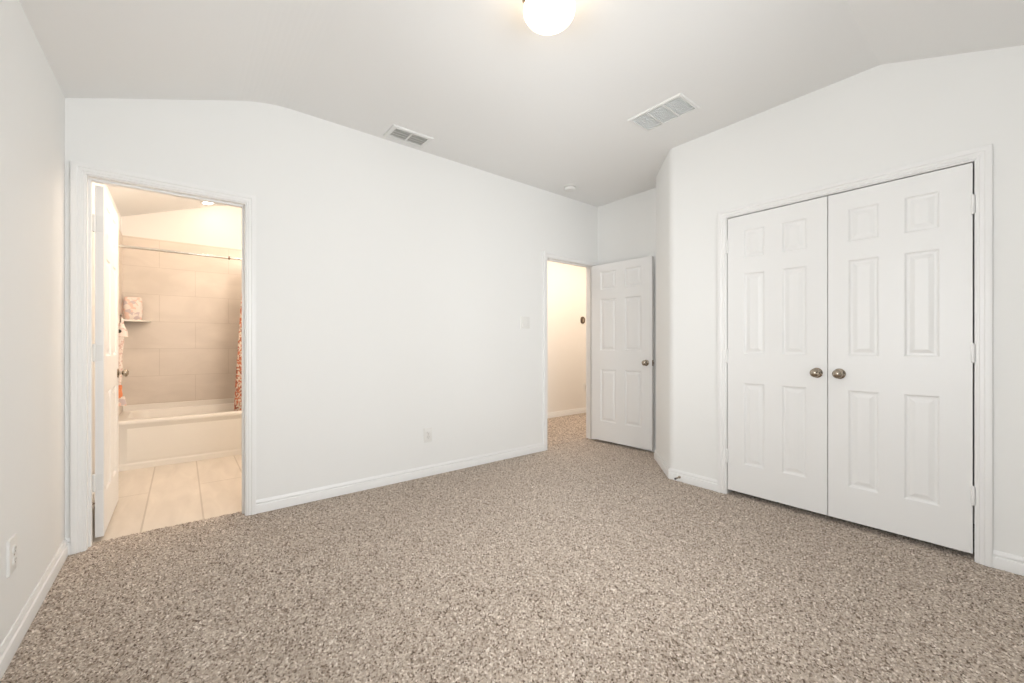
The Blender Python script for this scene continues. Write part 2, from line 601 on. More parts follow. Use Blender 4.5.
PILE0 = -0.006
struct(tufted_carpet(XL - 0.01, XS + 0.01, YF - 0.01, YB + 0.103, 0.0024, 0.0058, 0.0085, PILE0), 'mottled brown and beige cut pile carpet covering the bedroom floor', 'carpet')
mb = MB()
mb.box(XL - 0.12, XS + 0.11, YF - 0.12, YB + 0.103, -0.08, -0.008)
struct(mb.build('floor_base', M['trim']), 'subfloor under the bedroom carpet', 'floor')
mb = MB()
mb.box(XBR + 0.06, 6.1, YB + 0.1025, YH + 0.11, -0.06, 0.0)
struct(mb.build('floor_hall', M['carpet_flat']), 'beige carpet of the hallway beyond the bedroom doorway', 'carpet')
mb = MB()
mb.box(XL - 0.12, XBR + 0.06, YB + 0.103, YT + 0.11, -0.06, -0.004)
struct(mb.build('floor_bathroom', M['floortile']), 'cream tile floor of the bathroom', 'tile floor')

# ------------------------------------------------------------------ baseboards
BP = [(0, 0), (0.014, 0), (0.014, 0.052), (0.013, 0.055), (0.0065, 0.058), (0.0065, 0.063), (0.010, 0.066), (0.0095, 0.073), (0.006, 0.079), (0.0045, 0.085), (0, 0.085)]


def sweep_floor(mb, path, prof):
    """path: 2-D floor points with the room on the LEFT of travel; prof: (out from wall, z)"""
    P = [Vector((x, y)) for x, y in path]
    rings = []
    for i, p in enumerate(P):
        def nrm(a, b):
            d = (b - a).normalized(); return Vector((-d.y, d.x))
        if i == 0: n = nrm(P[0], P[1]); k = 1
        elif i == len(P) - 1: n = nrm(P[-2], P[-1]); k = 1
        else:
            n1, n2 = nrm(P[i - 1], p), nrm(p, P[i + 1])
            n = (n1 + n2).normalized(); k = 1 / n.dot(n1)
        rings.append([(p.x + n.x * o * k, p.y + n.y * o * k, z) for o, z in prof])
    mb.loft(rings)


CW, CR = 0.055, 0.005       # casing width and reveal


def base_run(name, path, label):
    mb = MB(); sweep_floor(mb, path, BP)
    return struct(mb.build(name, M['trim'], smooth=30), label, 'baseboard')


cx0, cx1 = BX0 - CR - CW, BX1 + CR + CW
dx0, dx1 = DX0 - CR - CW, DX1 + CR + CW
cy0, cy1 = CY0 - CR - CW, CY1 + CR + CW
base_run('baseboard_left', [(cx0, YB), (XL, YB), (XL, YF), (WX0, YF)], 'white baseboard at the foot of the left wall')
base_run('baseboard_back', [(dx0, YB), (cx1, YB)], 'white baseboard between the bathroom and bedroom doorways')
base_run('baseboard_corner', [(XC, cy1), (XC, 1.845), (FX, FY), (XS, FY), (XS, YB), (dx1, YB)], 'white baseboard turning the angled corner left of the closet doors')
base_run('baseboard_right', [(WX1, YF), (XC, YF), (XC, cy0)], 'white baseboard right of the closet doors')
base_run('baseboard_front', [(WX0, YF), (WX1, YF)], 'white baseboard under the window')
base_run('baseboard_hall', [(6.0, YBB), (6.0, YH), (XBR + 0.12, YH), (XBR + 0.12, YBB)], 'white baseboard along the hallway wall')
base_run('baseboard_bathroom', [(XL, 4.94), (XL, YBB)], 'white baseboard behind the bathroom door')

# ------------------------------------------------------------------ casings and jambs
# profile: (distance outwards from the opening, projection from the wall)
CP = [(0, 0), (0, 0.007), (0.004, 0.0095), (0.011, 0.0095), (0.014, 0.0125), (0.027, 0.0125), (0.032, 0.0165), (0.050, 0.0175), (0.055, 0.0155), (0.055, 0)]


def casing(mb, a0, a1, top, to3d):
    """U-shaped casing round an opening a0..a1 (along the wall) up to top; to3d(a, z, out)"""
    a0 -= CR; a1 += CR; top += CR
    pts = [((a0, 0.0), (-1, 0)), ((a0, top), (-1, 1)), ((a1, top), (1, 1)), ((a1, 0.0), (1, 0))]
    mb.loft([[to3d(p[0] + n[0] * o, p[1] + n[1] * o, d) for o, d in CP] for p, n in pts])


def jamb_x(mb, x0, x1, zt, y0, y1, stop_y):
    mb.box(x0 - JT, x0, y0, y1, 0, zt); mb.box(x1, x1 + JT, y0, y1, 0, zt); mb.box(x0 - JT, x1 + JT, y0, y1, zt, zt + JT)
    s0, s1 = stop_y
    mb.box(x0, x0 + 0.011, s0, s1, 0, zt); mb.box(x1 - 0.011, x1, s0, s1, 0, zt); mb.box(x0 + 0.011, x1 - 0.011, s0, s1, zt - 0.011, zt)


def trim_x(n, x0, x1, zt, stop, label):
    root = struct(thing('trim_%d' % n, label, 'door casing', ((x0 + x1) / 2, YB, 0)))
    b = root.location
    mb = MB(); casing(mb, x0, x1, zt, lambda a, z, d: (a, YB - d, z))
    mb.build('casing', M['trim'], root, b, smooth=25)
    mb = MB(); casing(mb, x0, x1, zt, lambda a, z, d: (a, YBB + d, z))
    mb.build('casing', M['trim'], root, b, smooth=25)
    mb = MB(); jamb_x(mb, x0, x1, zt, YB, YBB, stop)
    mb.build('jamb', M['trim'], root, b)
    return root


t1 = trim_x(1, BX0, BX1, BZ, (YB + 0.040, YB + 0.075), 'white moulded casing around the bathroom doorway')
t2 = trim_x(2, DX0, DX1, DZ, (YB + 0.040, YB + 0.075), 'white moulded casing around the bedroom doorway')
mb = MB()
mb.box(DX0 - 0.001, DX0 + 0.002, YB + 0.008, YB + 0.033, 0.885, 0.942)
mb.build('strike_plate', M['nickel'], t2, t2.location)
t3 = struct(thing('trim_3', 'white moulded casing around the double closet doors', 'door casing', (XC, (CY0 + CY1) / 2, 0)))
mb = MB(); casing(mb, CY0, CY1, CZ, lambda a, z, d: (XC - d, a, z))
mb.build('casing', M['trim'], t3, t3.location, smooth=25)
mb = MB()
mb.box(XC, XC + 0.115, CY0 - JT, CY0, 0, CZ); mb.box(XC, XC + 0.115, CY1, CY1 + JT, 0, CZ); mb.box(XC, XC + 0.115, CY0 - JT, CY1 + JT, CZ, CZ + JT)
mb.build('jamb', M['trim'], t3, t3.location)

# ------------------------------------------------------------------ six-panel doors
DT = 0.035


def door_mesh(W, H, cols, rows):
    """slab x 0..W, y 0..DT, z 0..H with moulded panels on both faces"""
    mb = MB()
    xs = sorted({0, W, *[c for ab in cols for c in ab]})
    zs = sorted({0, H, *[c for ab in rows for c in ab]})
    for face_y, s in ((0.0, 1), (DT, -1)):
        for i in range(len(xs) - 1):
            for j in range(len(zs) - 1):
                x0, x1, z0, z1 = xs[i], xs[i + 1], zs[j], zs[j + 1]
                if (x0, x1) in cols and (z0, z1) in rows:
                    rings = []
                    for ins, dep in ((0, 0), (0.004, 0.0015), (0.010, 0.0075), (0.016, 0.0085), (0.022, 0.0085), (0.040, 0.0025), (0.044, 0.0015)):
                        y = face_y + s * dep
                        rings.append([(x0 + ins, y, z0 + ins), (x1 - ins, y, z0 + ins), (x1 - ins, y, z1 - ins), (x0 + ins, y, z1 - ins)])
                    mb.loft(rings, cap0=False, cap1=True)
                else:
                    mb.add([(x0, face_y, z0), (x1, face_y, z0), (x1, face_y, z1), (x0, face_y, z1)], [(0, 1, 2, 3)])
    mb.add([(0, 0, 0), (W, 0, 0), (W, DT, 0), (0, DT, 0), (0, 0, H), (W, 0, H), (W, DT, H), (0, DT, H)],
           [(0, 1, 2, 3), (4, 5, 6, 7), (0, 3, 7, 4), (1, 2, 6, 5)])
    return mb


def weld(o):
    import bmesh
    bm = bmesh.new(); bm.from_mesh(o.data)
    bmesh.ops.remove_doubles(bm, verts=bm.verts, dist=1e-5)
    bmesh.ops.recalc_face_normals(bm, faces=bm.faces)
    bm.to_mesh(o.data); bm.free()


def knob(parent, x, z, face_y, s, ball=0.027):
    """round passage knob on the face y=face_y, pointing along s*y"""
    mb = MB()
    mb.lathe([(0.0, 0.0575), (0.011, 0.057), (0.015, 0.054), (0.0225, 0.051), (ball, 0.044), (0.0265, 0.036), (0.019, 0.028), (0.011, 0.022), (0.010, 0.004)][::-1], (x, face_y, z), 'y', 28, s)
    k = mb.build('knob', M['nickel'], parent, smooth=40)
    mb = MB()
    mb.lathe([(0.031, 0.0), (0.032, 0.003), (0.029, 0.006), (0.020, 0.009), (0.012, 0.010)], (x, face_y, z), 'y', 28, s)
    mb.build('rosette', M['nickel'], k, smooth=40)
    return k


def hinge(parent, x, y, zmid, m, h=0.09, leaf=None):
    mb = MB()
    mb.lathe([(0.0035, -h / 2 - 0.005), (0.0075, -h / 2), (0.0075, h / 2), (0.0035, h / 2 + 0.005)], (x, y, zmid), 'z', 14)
    if leaf:
        mb.box(leaf[0], leaf[1], leaf[2], leaf[3], zmid - h / 2, zmid + h / 2)
    return mb.build('hinge', m, parent, smooth=35)


def make_door(n, W, H, cols, rows, loc, rotz, label):
    o = door_mesh(W, H, cols, rows).build('door_%d' % n, M['door'], loc=loc, rotz=rotz)
    weld(o)
    return struct(o, label, 'door')


def rowset(z0):
    return [(0.241 - z0, 0.827 - z0), (1.032 - z0, 1.612 - z0), (1.719 - z0, 1.920 - z0)]


# closet pair
WZ = 0.036
W = 0.6020
colsC = [(0.116, 0.256), (0.361, 0.503)]
colsL = [(0.110, 0.248), (0.352, 0.494)]
dl = make_door(1, W, 2.027 - WZ, colsL, rowset(WZ), (XC + 0.004, CY1 - 0.0045, WZ), -PI / 2, 'left white six-panel closet door')
knob(dl, W - 0.054, 0.923 - WZ, 0, -1)
for z in (1.82, 1.018, 0.284): hinge(dl, -0.002, -0.0065, z - WZ, M['door'])
dr = make_door(2, W, 2.027 - WZ, colsC, rowset(WZ), (XC + 0.004 + DT, CY0 + 0.0065, WZ), PI / 2, 'right white six-panel closet door, nearest the camera')
knob(dr, W - 0.057, 0.923 - WZ, DT, 1)
for z in (1.814, 1.058, 0.333): hinge(dr, -0.002, DT + 0.0065, z - WZ, M['door'])

# bedroom door, standing open against the short wall
WB = 0.742
bz = 0.028
dbed = make_door(3, WB, 2.000 - bz, [(0.118, 0.322), (0.430, 0.626)], [(a, b) for a, b in rowset(bz)], (3.671, 3.127, bz), math.radians(-85.8), 'white six-panel bedroom door standing open against the short wall')
knob(dbed, WB - 0.062, 0.915 - bz, 0, -1)
mb = MB(); mb.box(WB - 0.0005, WB + 0.0012, 0.005, 0.030, 0.885 - bz, 0.945 - bz)
lp = mb.build('latch_plate', M['dark_nickel'], dbed)
mb = MB(); mb.box(WB + 0.0012, WB + 0.010, 0.011, 0.024, 0.908 - bz, 0.922 - bz)
mb.build('latch_bolt', M['dark_nickel'], lp)
for z in (1.80, 1.05, 0.32): hinge(dbed, -0.006, DT + 0.002, z - bz, M['trim'])

# bathroom door, open into the bathroom at a right angle
bz = 0.016
dba = make_door(4, 0.700, 1.996 - bz, [(0.110, 0.300), (0.405, 0.595)], rowset(bz), (-0.3465, 3.273, bz), PI / 2, 'white six-panel bathroom door open into the bathroom at the left jamb')
knob(dba, 0.640, 0.905 - bz, 0, -1)
for z in (1.782, 1.054, 0.325):
    hinge(dba, -0.004, DT + 0.004, z - bz, M['vent'], leaf=(-0.0012, 0.0004, 0.004, DT + 0.002))

# ------------------------------------------------------------------ unseen windows added to supply daylight


def make_window(n, label, w, loc, rotz):
    """twin sash window; local x along the wall, y out of the room, origin at the sill on the wall face"""
    wn = struct(thing('window_%d' % n, label, 'window', loc, None, rotz))
    h = WZ1 - WZ0
    mb = MB()
    mb.box(0, 0.05, 0.03, 0.10, 0, h); mb.box(w - 0.05, w, 0.03, 0.10, 0, h)
    mb.box(0.05, w - 0.05, 0.03, 0.10, 0, 0.05); mb.box(0.05, w - 0.05, 0.03, 0.10, h - 0.05, h)
    mb.box(w / 2 - 0.04, w / 2 + 0.04, 0.03, 0.10, 0.05, h - 0.05)
    mb.build('window_frame', M['trim'], wn, bevel=0.003)
    for a, b in ((0.05, w / 2 - 0.04), (w / 2 + 0.04, w - 0.05)):
        mb = MB()
        mb.box(a + 0.03, b - 0.03, 0.045, 0.075, h / 2 - 0.02, h / 2 + 0.02)
        mb.box(a, a + 0.03, 0.045, 0.075, 0.05, h - 0.05); mb.box(b - 0.03, b, 0.045, 0.075, 0.05, h - 0.05)
        s = mb.build('sash', M['trim'], wn)
        mb = MB(); mb.box(a + 0.028, b - 0.028, 0.057, 0.062, 0.048, h - 0.048)
        mb.build('pane', M['glass'], s)
    mb = MB(); mb.box(-0.04, w + 0.04, -0.03, 0.03, -0.02, 0.0)
    mb.build('window_sill', M['trim'], wn, bevel=0.003)


make_window(1, 'white framed twin sash window behind the camera', WX1 - WX0, (WX1, YF, WZ0), PI)
make_window(2, 'white framed twin sash window in the left wall beside the camera', LY1 - LY0, (XL, LY0, WZ0), PI / 2)

# ------------------------------------------------------------------ ceiling light
lc = (1.315, 1.372, ZC)
lt = thing('ceiling_light', 'lit round opal glass globe light mounted on the flat bedroom ceiling', 'ceiling light', lc)
mb = MB()
mb.lathe([(0.118, 0.0), (0.120, -0.006), (0.116, -0.012), (0.108, -0.016), (0.106, -0.044), (0.103, -0.047), (0.085, -0.047)], lc, seg=48)
base = mb.build('light_base', M['nickel'], lt, lc, smooth=35)
for a in (math.radians(141.4), math.radians(21.4), math.radians(261.4)):
    mb = MB()
    d = Vector((math.cos(a), math.sin(a), 0))
    p = Vector(lc) + Vector((0, 0, -0.036))
    mb.tube([p + d * 0.102, p + d * 0.113], 0.0025, 10)
    mb.tube([p + d * 0.112, p + d * 0.114, p + d * 0.121, p + d * 0.123], [0.004, 0.0065, 0.0065, 0.004], 12)
    mb.build('thumbscrew', M['dark_nickel'], base, lc, smooth=40)
mb = MB()
prof = [(0.092, -0.032), (0.098, -0.040)]
for i in range(0, 17):
    t = -0.52 + (PI / 2 + 0.52) * i / 16
    prof.append((max(0.0006, 0.1180 * math.cos(t)), -0.080 - 0.070 * math.sin(t)))
mb.lathe(prof, lc, seg=56)
mb.build('globe', M['globe'], lt, lc, smooth=60)

# ------------------------------------------------------------------ ceiling vents


def vent(name, label, group, x0, x1, y0, y1, flange, n, along, slat_dir, pitch, tilt, mframe, mback, mid=0.012):
    root = thing(name, label, 'vent', ((x0 + x1) / 2, (y0 + y1) / 2, ZC), group)
    b = root.location
    t = 0.010
    zb, z1 = ZC - t, ZC
    ix0, ix1, iy0, iy1 = x0 + flange, x1 - flange, y0 + flange, y1 - flange
    mb = MB()
    for a, c, d, e, i, j, k, l in ((x0, x1, y0, iy0, x0, x1, 0, 0),):
        pass
    # sloped flange as a mitred ring
    ring = lambda q, z: [(x0 + q, y0 + q, z), (x1 - q, y0 + q, z), (x1 - q, y1 - q, z), (x0 + q, y1 - q, z)]
    mb.loft([ring(0, ZC), ring(0.001, ZC - 0.004), ring(0.006, zb), ring(flange, zb), ring(flange, ZC - 0.001)], cap0=False, cap1=False)
    cells = []
    for k in range(n):
        if along == 'y':
            L = (iy1 - iy0 - mid * (n - 1)) / n
            c0 = iy0 + k * (L + mid); cells.append((ix0, ix1, c0, c0 + L))
            if k: mb.box(ix0, ix1, c0 - mid, c0, zb, ZC - 0.001)
        else:
            L = (ix1 - ix0 - mid * (n - 1)) / n
            c0 = ix0 + k * (L + mid); cells.append((c0, c0 + L, iy0, iy1))
            if k: mb.box(c0 - mid, c0, iy0, iy1, zb, ZC - 0.001)
    mb.build('vent_frame', mframe, root, b, smooth=30)
    mb = MB(); mb.box(ix0, ix1, iy0, iy1, ZC - 0.0015, ZC - 0.0003)
    mb.build('duct_back', mback, root, b)
    for a0, a1, c0, c1 in cells:
        mb = MB()
        if slat_dir == 'y':
            m = int((a1 - a0) / pitch)
            for q in range(m):
                x = a0 + (q + 0.5) * (a1 - a0) / m
                mb.prism([(x + tilt, c0, ZC - 0.002), (x + tilt + 0.0012, c0, ZC - 0.002), (x - tilt + 0.0012, c0, zb), (x - tilt, c0, zb)], (0, c1 - c0, 0))
        else:
            m = int((c1 - c0) / pitch)
            for q in range(m):
                y = c0 + (q + 0.5) * (c1 - c0) / m
                mb.prism([(a0, y + tilt, ZC - 0.002), (a0, y + tilt + 0.0012, ZC - 0.002), (a0, y - tilt + 0.0012, zb), (a0, y - tilt, zb)], (a1 - a0, 0, 0))
        mb.build('louver', mframe, root, b)
    return root


vent('ceiling_vent', 'larger three-section white air return grille on the ceiling near the closet wall', None,
     2.490, 2.744, 1.388, 1.795, 0.022, 3, 'y', 'y', 0.020, 0.004, M['vent'], M['filter'])
vent('ceiling_vent', 'smaller two-section white air supply vent on the ceiling beside the back wall', None,
     1.205, 1.535, 2.895, 3.095, 0.033, 2, 'x', 'x', 0.027, 0.0055, M['vent'], M['duct'])

# ------------------------------------------------------------------ smoke detector
sl = (3.085, 2.915, ZC)
sd = thing('smoke_detector', 'round white smoke detector on the ceiling near the back corner', 'smoke detector', sl)
mb = MB(); mb.lathe([(0.066, 0), (0.067, -0.006), (0.062, -0.010)], sl, seg=40)
mb.build('mounting_plate', M['plastic'], sd, sl, smooth=35)
mb = MB(); mb.lathe([(0.044, -0.009), (0.044, -0.018), (0.057, -0.020), (0.057, -0.032), (0.048, -0.042), (0.028, -0.046), (0.023, -0.044), (0.0, -0.044)], sl, seg=40)
mb.build('cover', M['plastic'], sd, sl, smooth=35)
mb = MB(); mb.lathe([(0.010, -0.0430), (0.010, -0.047), (0.0, -0.0475)], (sl[0] + 0.02, sl[1] - 0.02, sl[2]), seg=16)
mb.build('test_button', M['vent'], sd, sl, smooth=35)

# ------------------------------------------------------------------ outlets and switch


def faceplate(w, h):
    mb = MB()
    mb.loft([[(-w / 2 + q, -d, -h / 2 + q), (w / 2 - q, -d, -h / 2 + q), (w / 2 - q, -d, h / 2 - q), (-w / 2 + q, -d, h / 2 - q)]
             for q, d in ((0, 0), (0, 0.005), (0.0015, 0.0072), (0.006, 0.0085))])
    return mb


def outlet(label, loc, rotz, group=None, w=0.074, h=0.118):
    root = thing('wall_outlet', label, 'outlet', loc, group, rotz)
    faceplate(w, h).build('cover_plate', M['plastic'], root, smooth=30)
    for s in (-1, 1):
        mb = MB()
        z = s * 0.0195
        pr = []
        for i in range(24):
            a = 2 * PI * i / 24
            pr.append((0.0172 * math.cos(a), max(-0.0135, min(0.0135, 0.0172 * math.sin(a)))))
        mb.loft([[(x, -0.008, z + q) for x, q in pr], [(x, -0.011, z + q) for x, q in pr], [(x * 0.94, -0.0118, z + q * 0.94) for x, q in pr]])
        r = mb.build('receptacle', M['plastic'], root, smooth=40)
        for x, h in ((-0.0063, 0.009), (0.0063, 0.0075)):
            mb = MB(); mb.box(x - 0.0011, x + 0.0011, -0.0121, -0.0110, z + 0.003 - h / 2, z + 0.003 + h / 2)
            mb.build('slot', M['slot'], r)
        mb = MB(); mb.lathe([(0.0024, 0.0110), (0.0024, 0.0121)], (0, 0, z - 0.0075), 'y', 12, -1)
        mb.build('slot', M['slot'], r)
    mb = MB(); mb.lathe([(0.003, 0.008), (0.003, 0.0092), (0.002, 0.0098)], (0, 0, 0), 'y', 12, -1)
    mb.build('screw', M['nickel'], root, smooth=40)
    return root


outlet('white duplex outlet low on the back wall between the two doorways', (1.612, YB, 0.345), 0)
outlet('white duplex outlet low on the left wall near the left photo edge', (XL, 2.268, 0.349), PI / 2, None, 0.084, 0.124)
outlet('white outlet low on the hallway wall seen through the doorway', (5.11, YH, 0.417), 0)

sw = thing('light_switch', 'white two-gang switch plate on the back wall left of the bedroom doorway', 'light switch', (2.682, YB, 1.322))
faceplate(0.117, 0.118).build('cover_plate', M['plastic'], sw, smooth=30)
for x in (-0.023, 0.023):
    mb = MB(); mb.loft([[(x - 0.0165, -0.008, -0.033), (x + 0.0165, -0.008, -0.033), (x + 0.0165, -0.008, 0.033), (x - 0.0165, -0.008, 0.033)],
                        [(x - 0.016, -0.0160, -0.0325), (x + 0.016, -0.0160, -0.0325), (x + 0.016, -0.0095, 0.0325), (x - 0.016, -0.0095, 0.0325)]])
    mb.build('rocker', M['plastic'], sw)
    for z in (-0.048, 0.048):
        mb = MB(); mb.lathe([(0.0028, 0.008), (0.0028, 0.0092)], (x, 0, z), 'y', 10, -1)
        mb.build('screw', M['vent'], sw)

# ------------------------------------------------------------------ hallway things
th = thing('thermostat', 'small dark brown rounded control on the hallway wall through the doorway', 'thermostat', (5.045, YH, 1.497))


def rrect(cx, cy, w, h, r, n=6):
    pts = []
    for (sx, sy, a0) in ((1, 1, 0), (-1, 1, PI / 2), (-1, -1, PI), (1, -1, 1.5 * PI)):
        for i in range(n + 1):
            a = a0 + PI / 2 * i / n
            pts.append((cx + sx * (w / 2 - r) + r * math.cos(a), cy + sy * (h / 2 - r) + r * math.sin(a)))
    return pts


mb = MB(); mb.loft([[(x, -d, z) for x, z in rrect(0, 0, 0.094 - q, 0.112 - q, 0.044 - q / 2)] for d, q in ((0, 0), (0.012, 0), (0.020, 0.012))])
mb.build('case', M['bronze'], th, smooth=40)
mb = MB(); mb.loft([[(x, -d, z) for x, z in rrect(0, 0, 0.030, 0.060, 0.012)] for d in (0.019, 0.0215)])
mb.build('display', M['nickel'], th, smooth=40)

hl = thing('hall_ceiling_light', 'round flush light on the hallway ceiling', 'ceiling light', (5.3, 3.72, ZC))  # glowing fixture added out of view to light the hallway
mb = MB(); mb.lathe([(0.17, 0), (0.17, -0.02), (0.16, -0.025)], (0, 0, 0)); mb.build('light_base', M['plastic'], hl, smooth=35)
mb = MB(); mb.lathe([(0.155, -0.0255), (0.15, -0.027), (0.0, -0.028)], (0, 0, 0)); mb.build('diffuser', M['hall_led'], hl, smooth=35)

# ------------------------------------------------------------------ bathroom: tile, tub, fittings
mb = MB(); mb.box(XL, XBR, YT - 0.010, YT, 0.455, 2.205)
struct(mb.build('wall_tile_back', M['walltile']), 'beige ceramic tile on the wall behind the tub', 'tile')
mb = MB(); mb.box(XL, XL + 0.010, 4.93, YT - 0.010, 0.40, 2.205)
struct(mb.build('wall_tile_end', M['walltile_side']), 'beige ceramic tile on the wall at the left end of the tub', 'tile')

tx0, tx1, ty0, ty1 = XL + 0.011, XBR - 0.001, 4.945, YT - 0.011
tr = 0.432
tb = thing('bathtub', 'cream white alcove bathtub against the tiled bathroom wall', 'bathtub', ((tx0 + tx1) / 2, (ty0 + ty1) / 2, -0.004))
bb = tb.location


def rr3(x0, x1, y0, y1, r, z, n=8):
    return [(x, y, z) for x, y in rrect((x0 + x1) / 2, (y0 + y1) / 2, x1 - x0, y1 - y0, r, n)]


mb = MB()
rings = [rr3(tx0, tx1, ty0, ty1, 0.004, -0.004), rr3(tx0, tx1, ty0, ty1, 0.004, 0.385), rr3(tx0, tx1, ty0 - 0.006, ty1, 0.005, 0.392),
         rr3(tx0, tx1, ty0 - 0.008, ty1, 0.006, tr - 0.010), rr3(tx0, tx1, ty0 - 0.004, ty1, 0.006, tr - 0.002), rr3(tx0 + 0.006, tx1 - 0.006, ty0 + 0.004, ty1, 0.008, tr),
         rr3(tx0 + 0.075, tx1 - 0.075, ty0 + 0.072, ty1 - 0.055, 0.13, tr), rr3(tx0 + 0.082, tx1 - 0.082, ty0 + 0.080, ty1 - 0.062, 0.13, tr - 0.010),
         rr3(tx0 + 0.12, tx1 - 0.16, ty0 + 0.105, ty1 - 0.085, 0.13, 0.22), rr3(tx0 + 0.15, tx1 - 0.22, ty0 + 0.13, ty1 - 0.11, 0.12, 0.10), rr3(tx0 + 0.20, tx1 - 0.28, ty0 + 0.18, ty1 - 0.16, 0.10, 0.085)]
mb.loft(rings, cap0=True, cap1=True)
mb.build('tub_shell', M['tub'], tb, bb, smooth=50)
# pressed apron panel: raised border and foot ledge on the front
mb = MB()
fr = lambda q, d, z0, z1: [(tx0 + 0.09 + q, ty0 - d, z0 + q), (tx1 - 0.09 - q, ty0 - d, z0 + q), (tx1 - 0.09 - q, ty0 - d, z1 - q), (tx0 + 0.09 + q, ty0 - d, z1 - q)]
mb.loft([fr(0, 0.0, 0.075, 0.36), fr(0.05, 0.0022, 0.075, 0.36), fr(0.08, 0.0025, 0.075, 0.36)], cap0=False)
mb.build('apron_panel', M['tub'], tb, bb, smooth=30)
mb = MB()
mb.prism([(tx0, ty0, 0.056), (tx0, ty0 - 0.003, 0.040), (tx0, ty0 - 0.004, -0.004), (tx0, ty0, -0.004)], (tx1 - tx0, 0, 0))
mb.build('apron_foot', M['tub'], tb, bb)
mb = MB(); mb.box(tx0, tx1, ty1 - 0.014, ty1, tr - 0.004, 0.488)
mb.build('tile_flange', M['tub'], tb, bb, bevel=0.004)

# shower rod
ry, rz = 5.075, 1.983
rd = thing('shower_rod', 'thin metal shower curtain rod spanning above the tub', 'curtain rod', (XL + 0.010, ry, rz))
mb = MB(); mb.tube([(XL + 0.012, ry, rz), (0.376, ry, rz)], 0.0135, 16)
mb.build('rod', M['chrome'], rd, rd.location, smooth=40)
mb = MB(); mb.tube([(0.376, ry, rz), (XBR - 0.002, ry, rz)], 0.0115, 16)
mb.build('inner_rod', M['chrome'], rd, rd.location, smooth=40)
mb = MB(); mb.tube([(0.366, ry, rz), (0.369, ry, rz), (0.381, ry, rz), (0.384, ry, rz)], [0.013, 0.018, 0.018, 0.013], 16)
mb.build('joint_collar', M['dark_nickel'], rd, rd.location, smooth=40)
mb = MB(); mb.lathe([(0.030, 0), (0.030, 0.006), (0.018, 0.014), (0.014, 0.02)], (XL + 0.0105, ry, rz), 'x', 20)
mb.build('end_flange', M['chrome'], rd, rd.location, smooth=40)

# shower curtain, gathered at the right and hanging inside the tub
sc_ = thing('shower_curtain', 'gathered orange and white floral shower curtain at the right end of the tub', 'shower curtain', (0.70, 5.095, 0.37))
cb = sc_.location
nx, nz_ = 150, 26
verts = []
for side in (0, 1):
    for j in range(nz_ + 1):
        v = j / nz_
        z = 0.37 + v * (1.953 - 0.37)
        x0 = 0.416 + 0.085 * v ** 1.3
        for i in range(nx + 1):
            u = i / nx
            x = x0 + (0.93 - x0) * u
            ph = u * 2 * PI * 9 + 0.5 * math.sin(v * 3 + u * 9)
            y = 5.095 + (0.018 + 0.006 * (1 - v)) * math.sin(ph) + (0.0 if side == 0 else 0.0022)
            x += 0.006 * math.sin(2 * ph)
            verts.append((x, y, z))
K = nx + 1
off = K * (nz_ + 1)
faces = []
for j in range(nz_):
    for i in range(nx):
        a = j * K + i
        faces.append((a, a + 1, a + K + 1, a + K)); faces.append((off + a + K, off + a + K + 1, off + a + 1, off + a))
for j in range(nz_):
    for i in (0, nx):
        a = j * K + i; faces.append((a, a + K, off + a + K, off + a))
for i in range(nx):
    for j in (0, nz_):
        a = j * K + i; faces.append((a, a + 1, off + a + 1, off + a))
MB().add(verts, faces).build('curtain_cloth', M['curtain'], sc_, cb, smooth=60)
for x in (0.515, 0.60, 0.69, 0.77, 0.85, 0.92):
    mb = MB()
    mb.tube([(x, ry + 0.019 * math.cos(a), rz - 0.008 + 0.026 * math.sin(a)) for a in [2 * PI * k / 24 for k in range(24)] + [0]], 0.0022, 8)
    mb.build('curtain_ring', M['dark_nickel'], sc_, cb, smooth=50)

# corner shelf with a pouch on it
sx, sy, sz = XL + 0.010, YT - 0.010, 1.330
mb = MB()
pts = [(sx, sy)] + [(sx + 0.215 * math.cos(a), sy - 0.215 * math.sin(a)) for a in [PI / 2 * k / 16 for k in range(17)]]
mb.prism([(x, y, sz) for x, y in pts], (0, 0, 0.018))
sh = tag(mb.build('corner_shelf', M['tub'], base=(sx, sy, sz), bevel=0.004), 'small quarter-round corner shelf on the tiled shower wall', 'shelf')

pc = (-0.385, 5.625, sz + 0.018)
po = thing('toiletry_pouch', 'pink and white floral pouch standing on the corner shower shelf', 'pouch', pc)
mb = MB()
rings = []
for k, (t, w, d) in enumerate(((0, 0.118, 0.070), (0.008, 0.134, 0.084), (0.05, 0.142, 0.092), (0.12, 0.144, 0.088), (0.195, 0.140, 0.066), (0.220, 0.130, 0.036), (0.228, 0.112, 0.018))):
    rings.append([(x, y, pc[2] + t + 0.003 * math.sin(7 * x * 10)) for x, y in rrect(pc[0], pc[1], w, d, min(w, d) * 0.42, 6)])
mb.loft(rings)
mb.build('pouch_body', M['pouch'], po, pc, smooth=60)
mb = MB(); mb.tube([(pc[0] - 0.057, pc[1], pc[2] + 0.227), (pc[0], pc[1], pc[2] + 0.231), (pc[0] + 0.057, pc[1], pc[2] + 0.227)], 0.004, 8)
mb.build('zipper', M['pink'], po, pc, smooth=50)
mb = MB(); mb.tube([(pc[0] - 0.070, pc[1], pc[2] + 0.185), (pc[0] - 0.079, pc[1] - 0.01, pc[2] + 0.14), (pc[0] - 0.079, pc[1] - 0.012, pc[2] + 0.07), (pc[0] - 0.073, pc[1], pc[2] + 0.02)], 0.004, 8)
mb.build('wrist_strap', M['pink'], po, pc, smooth=50)

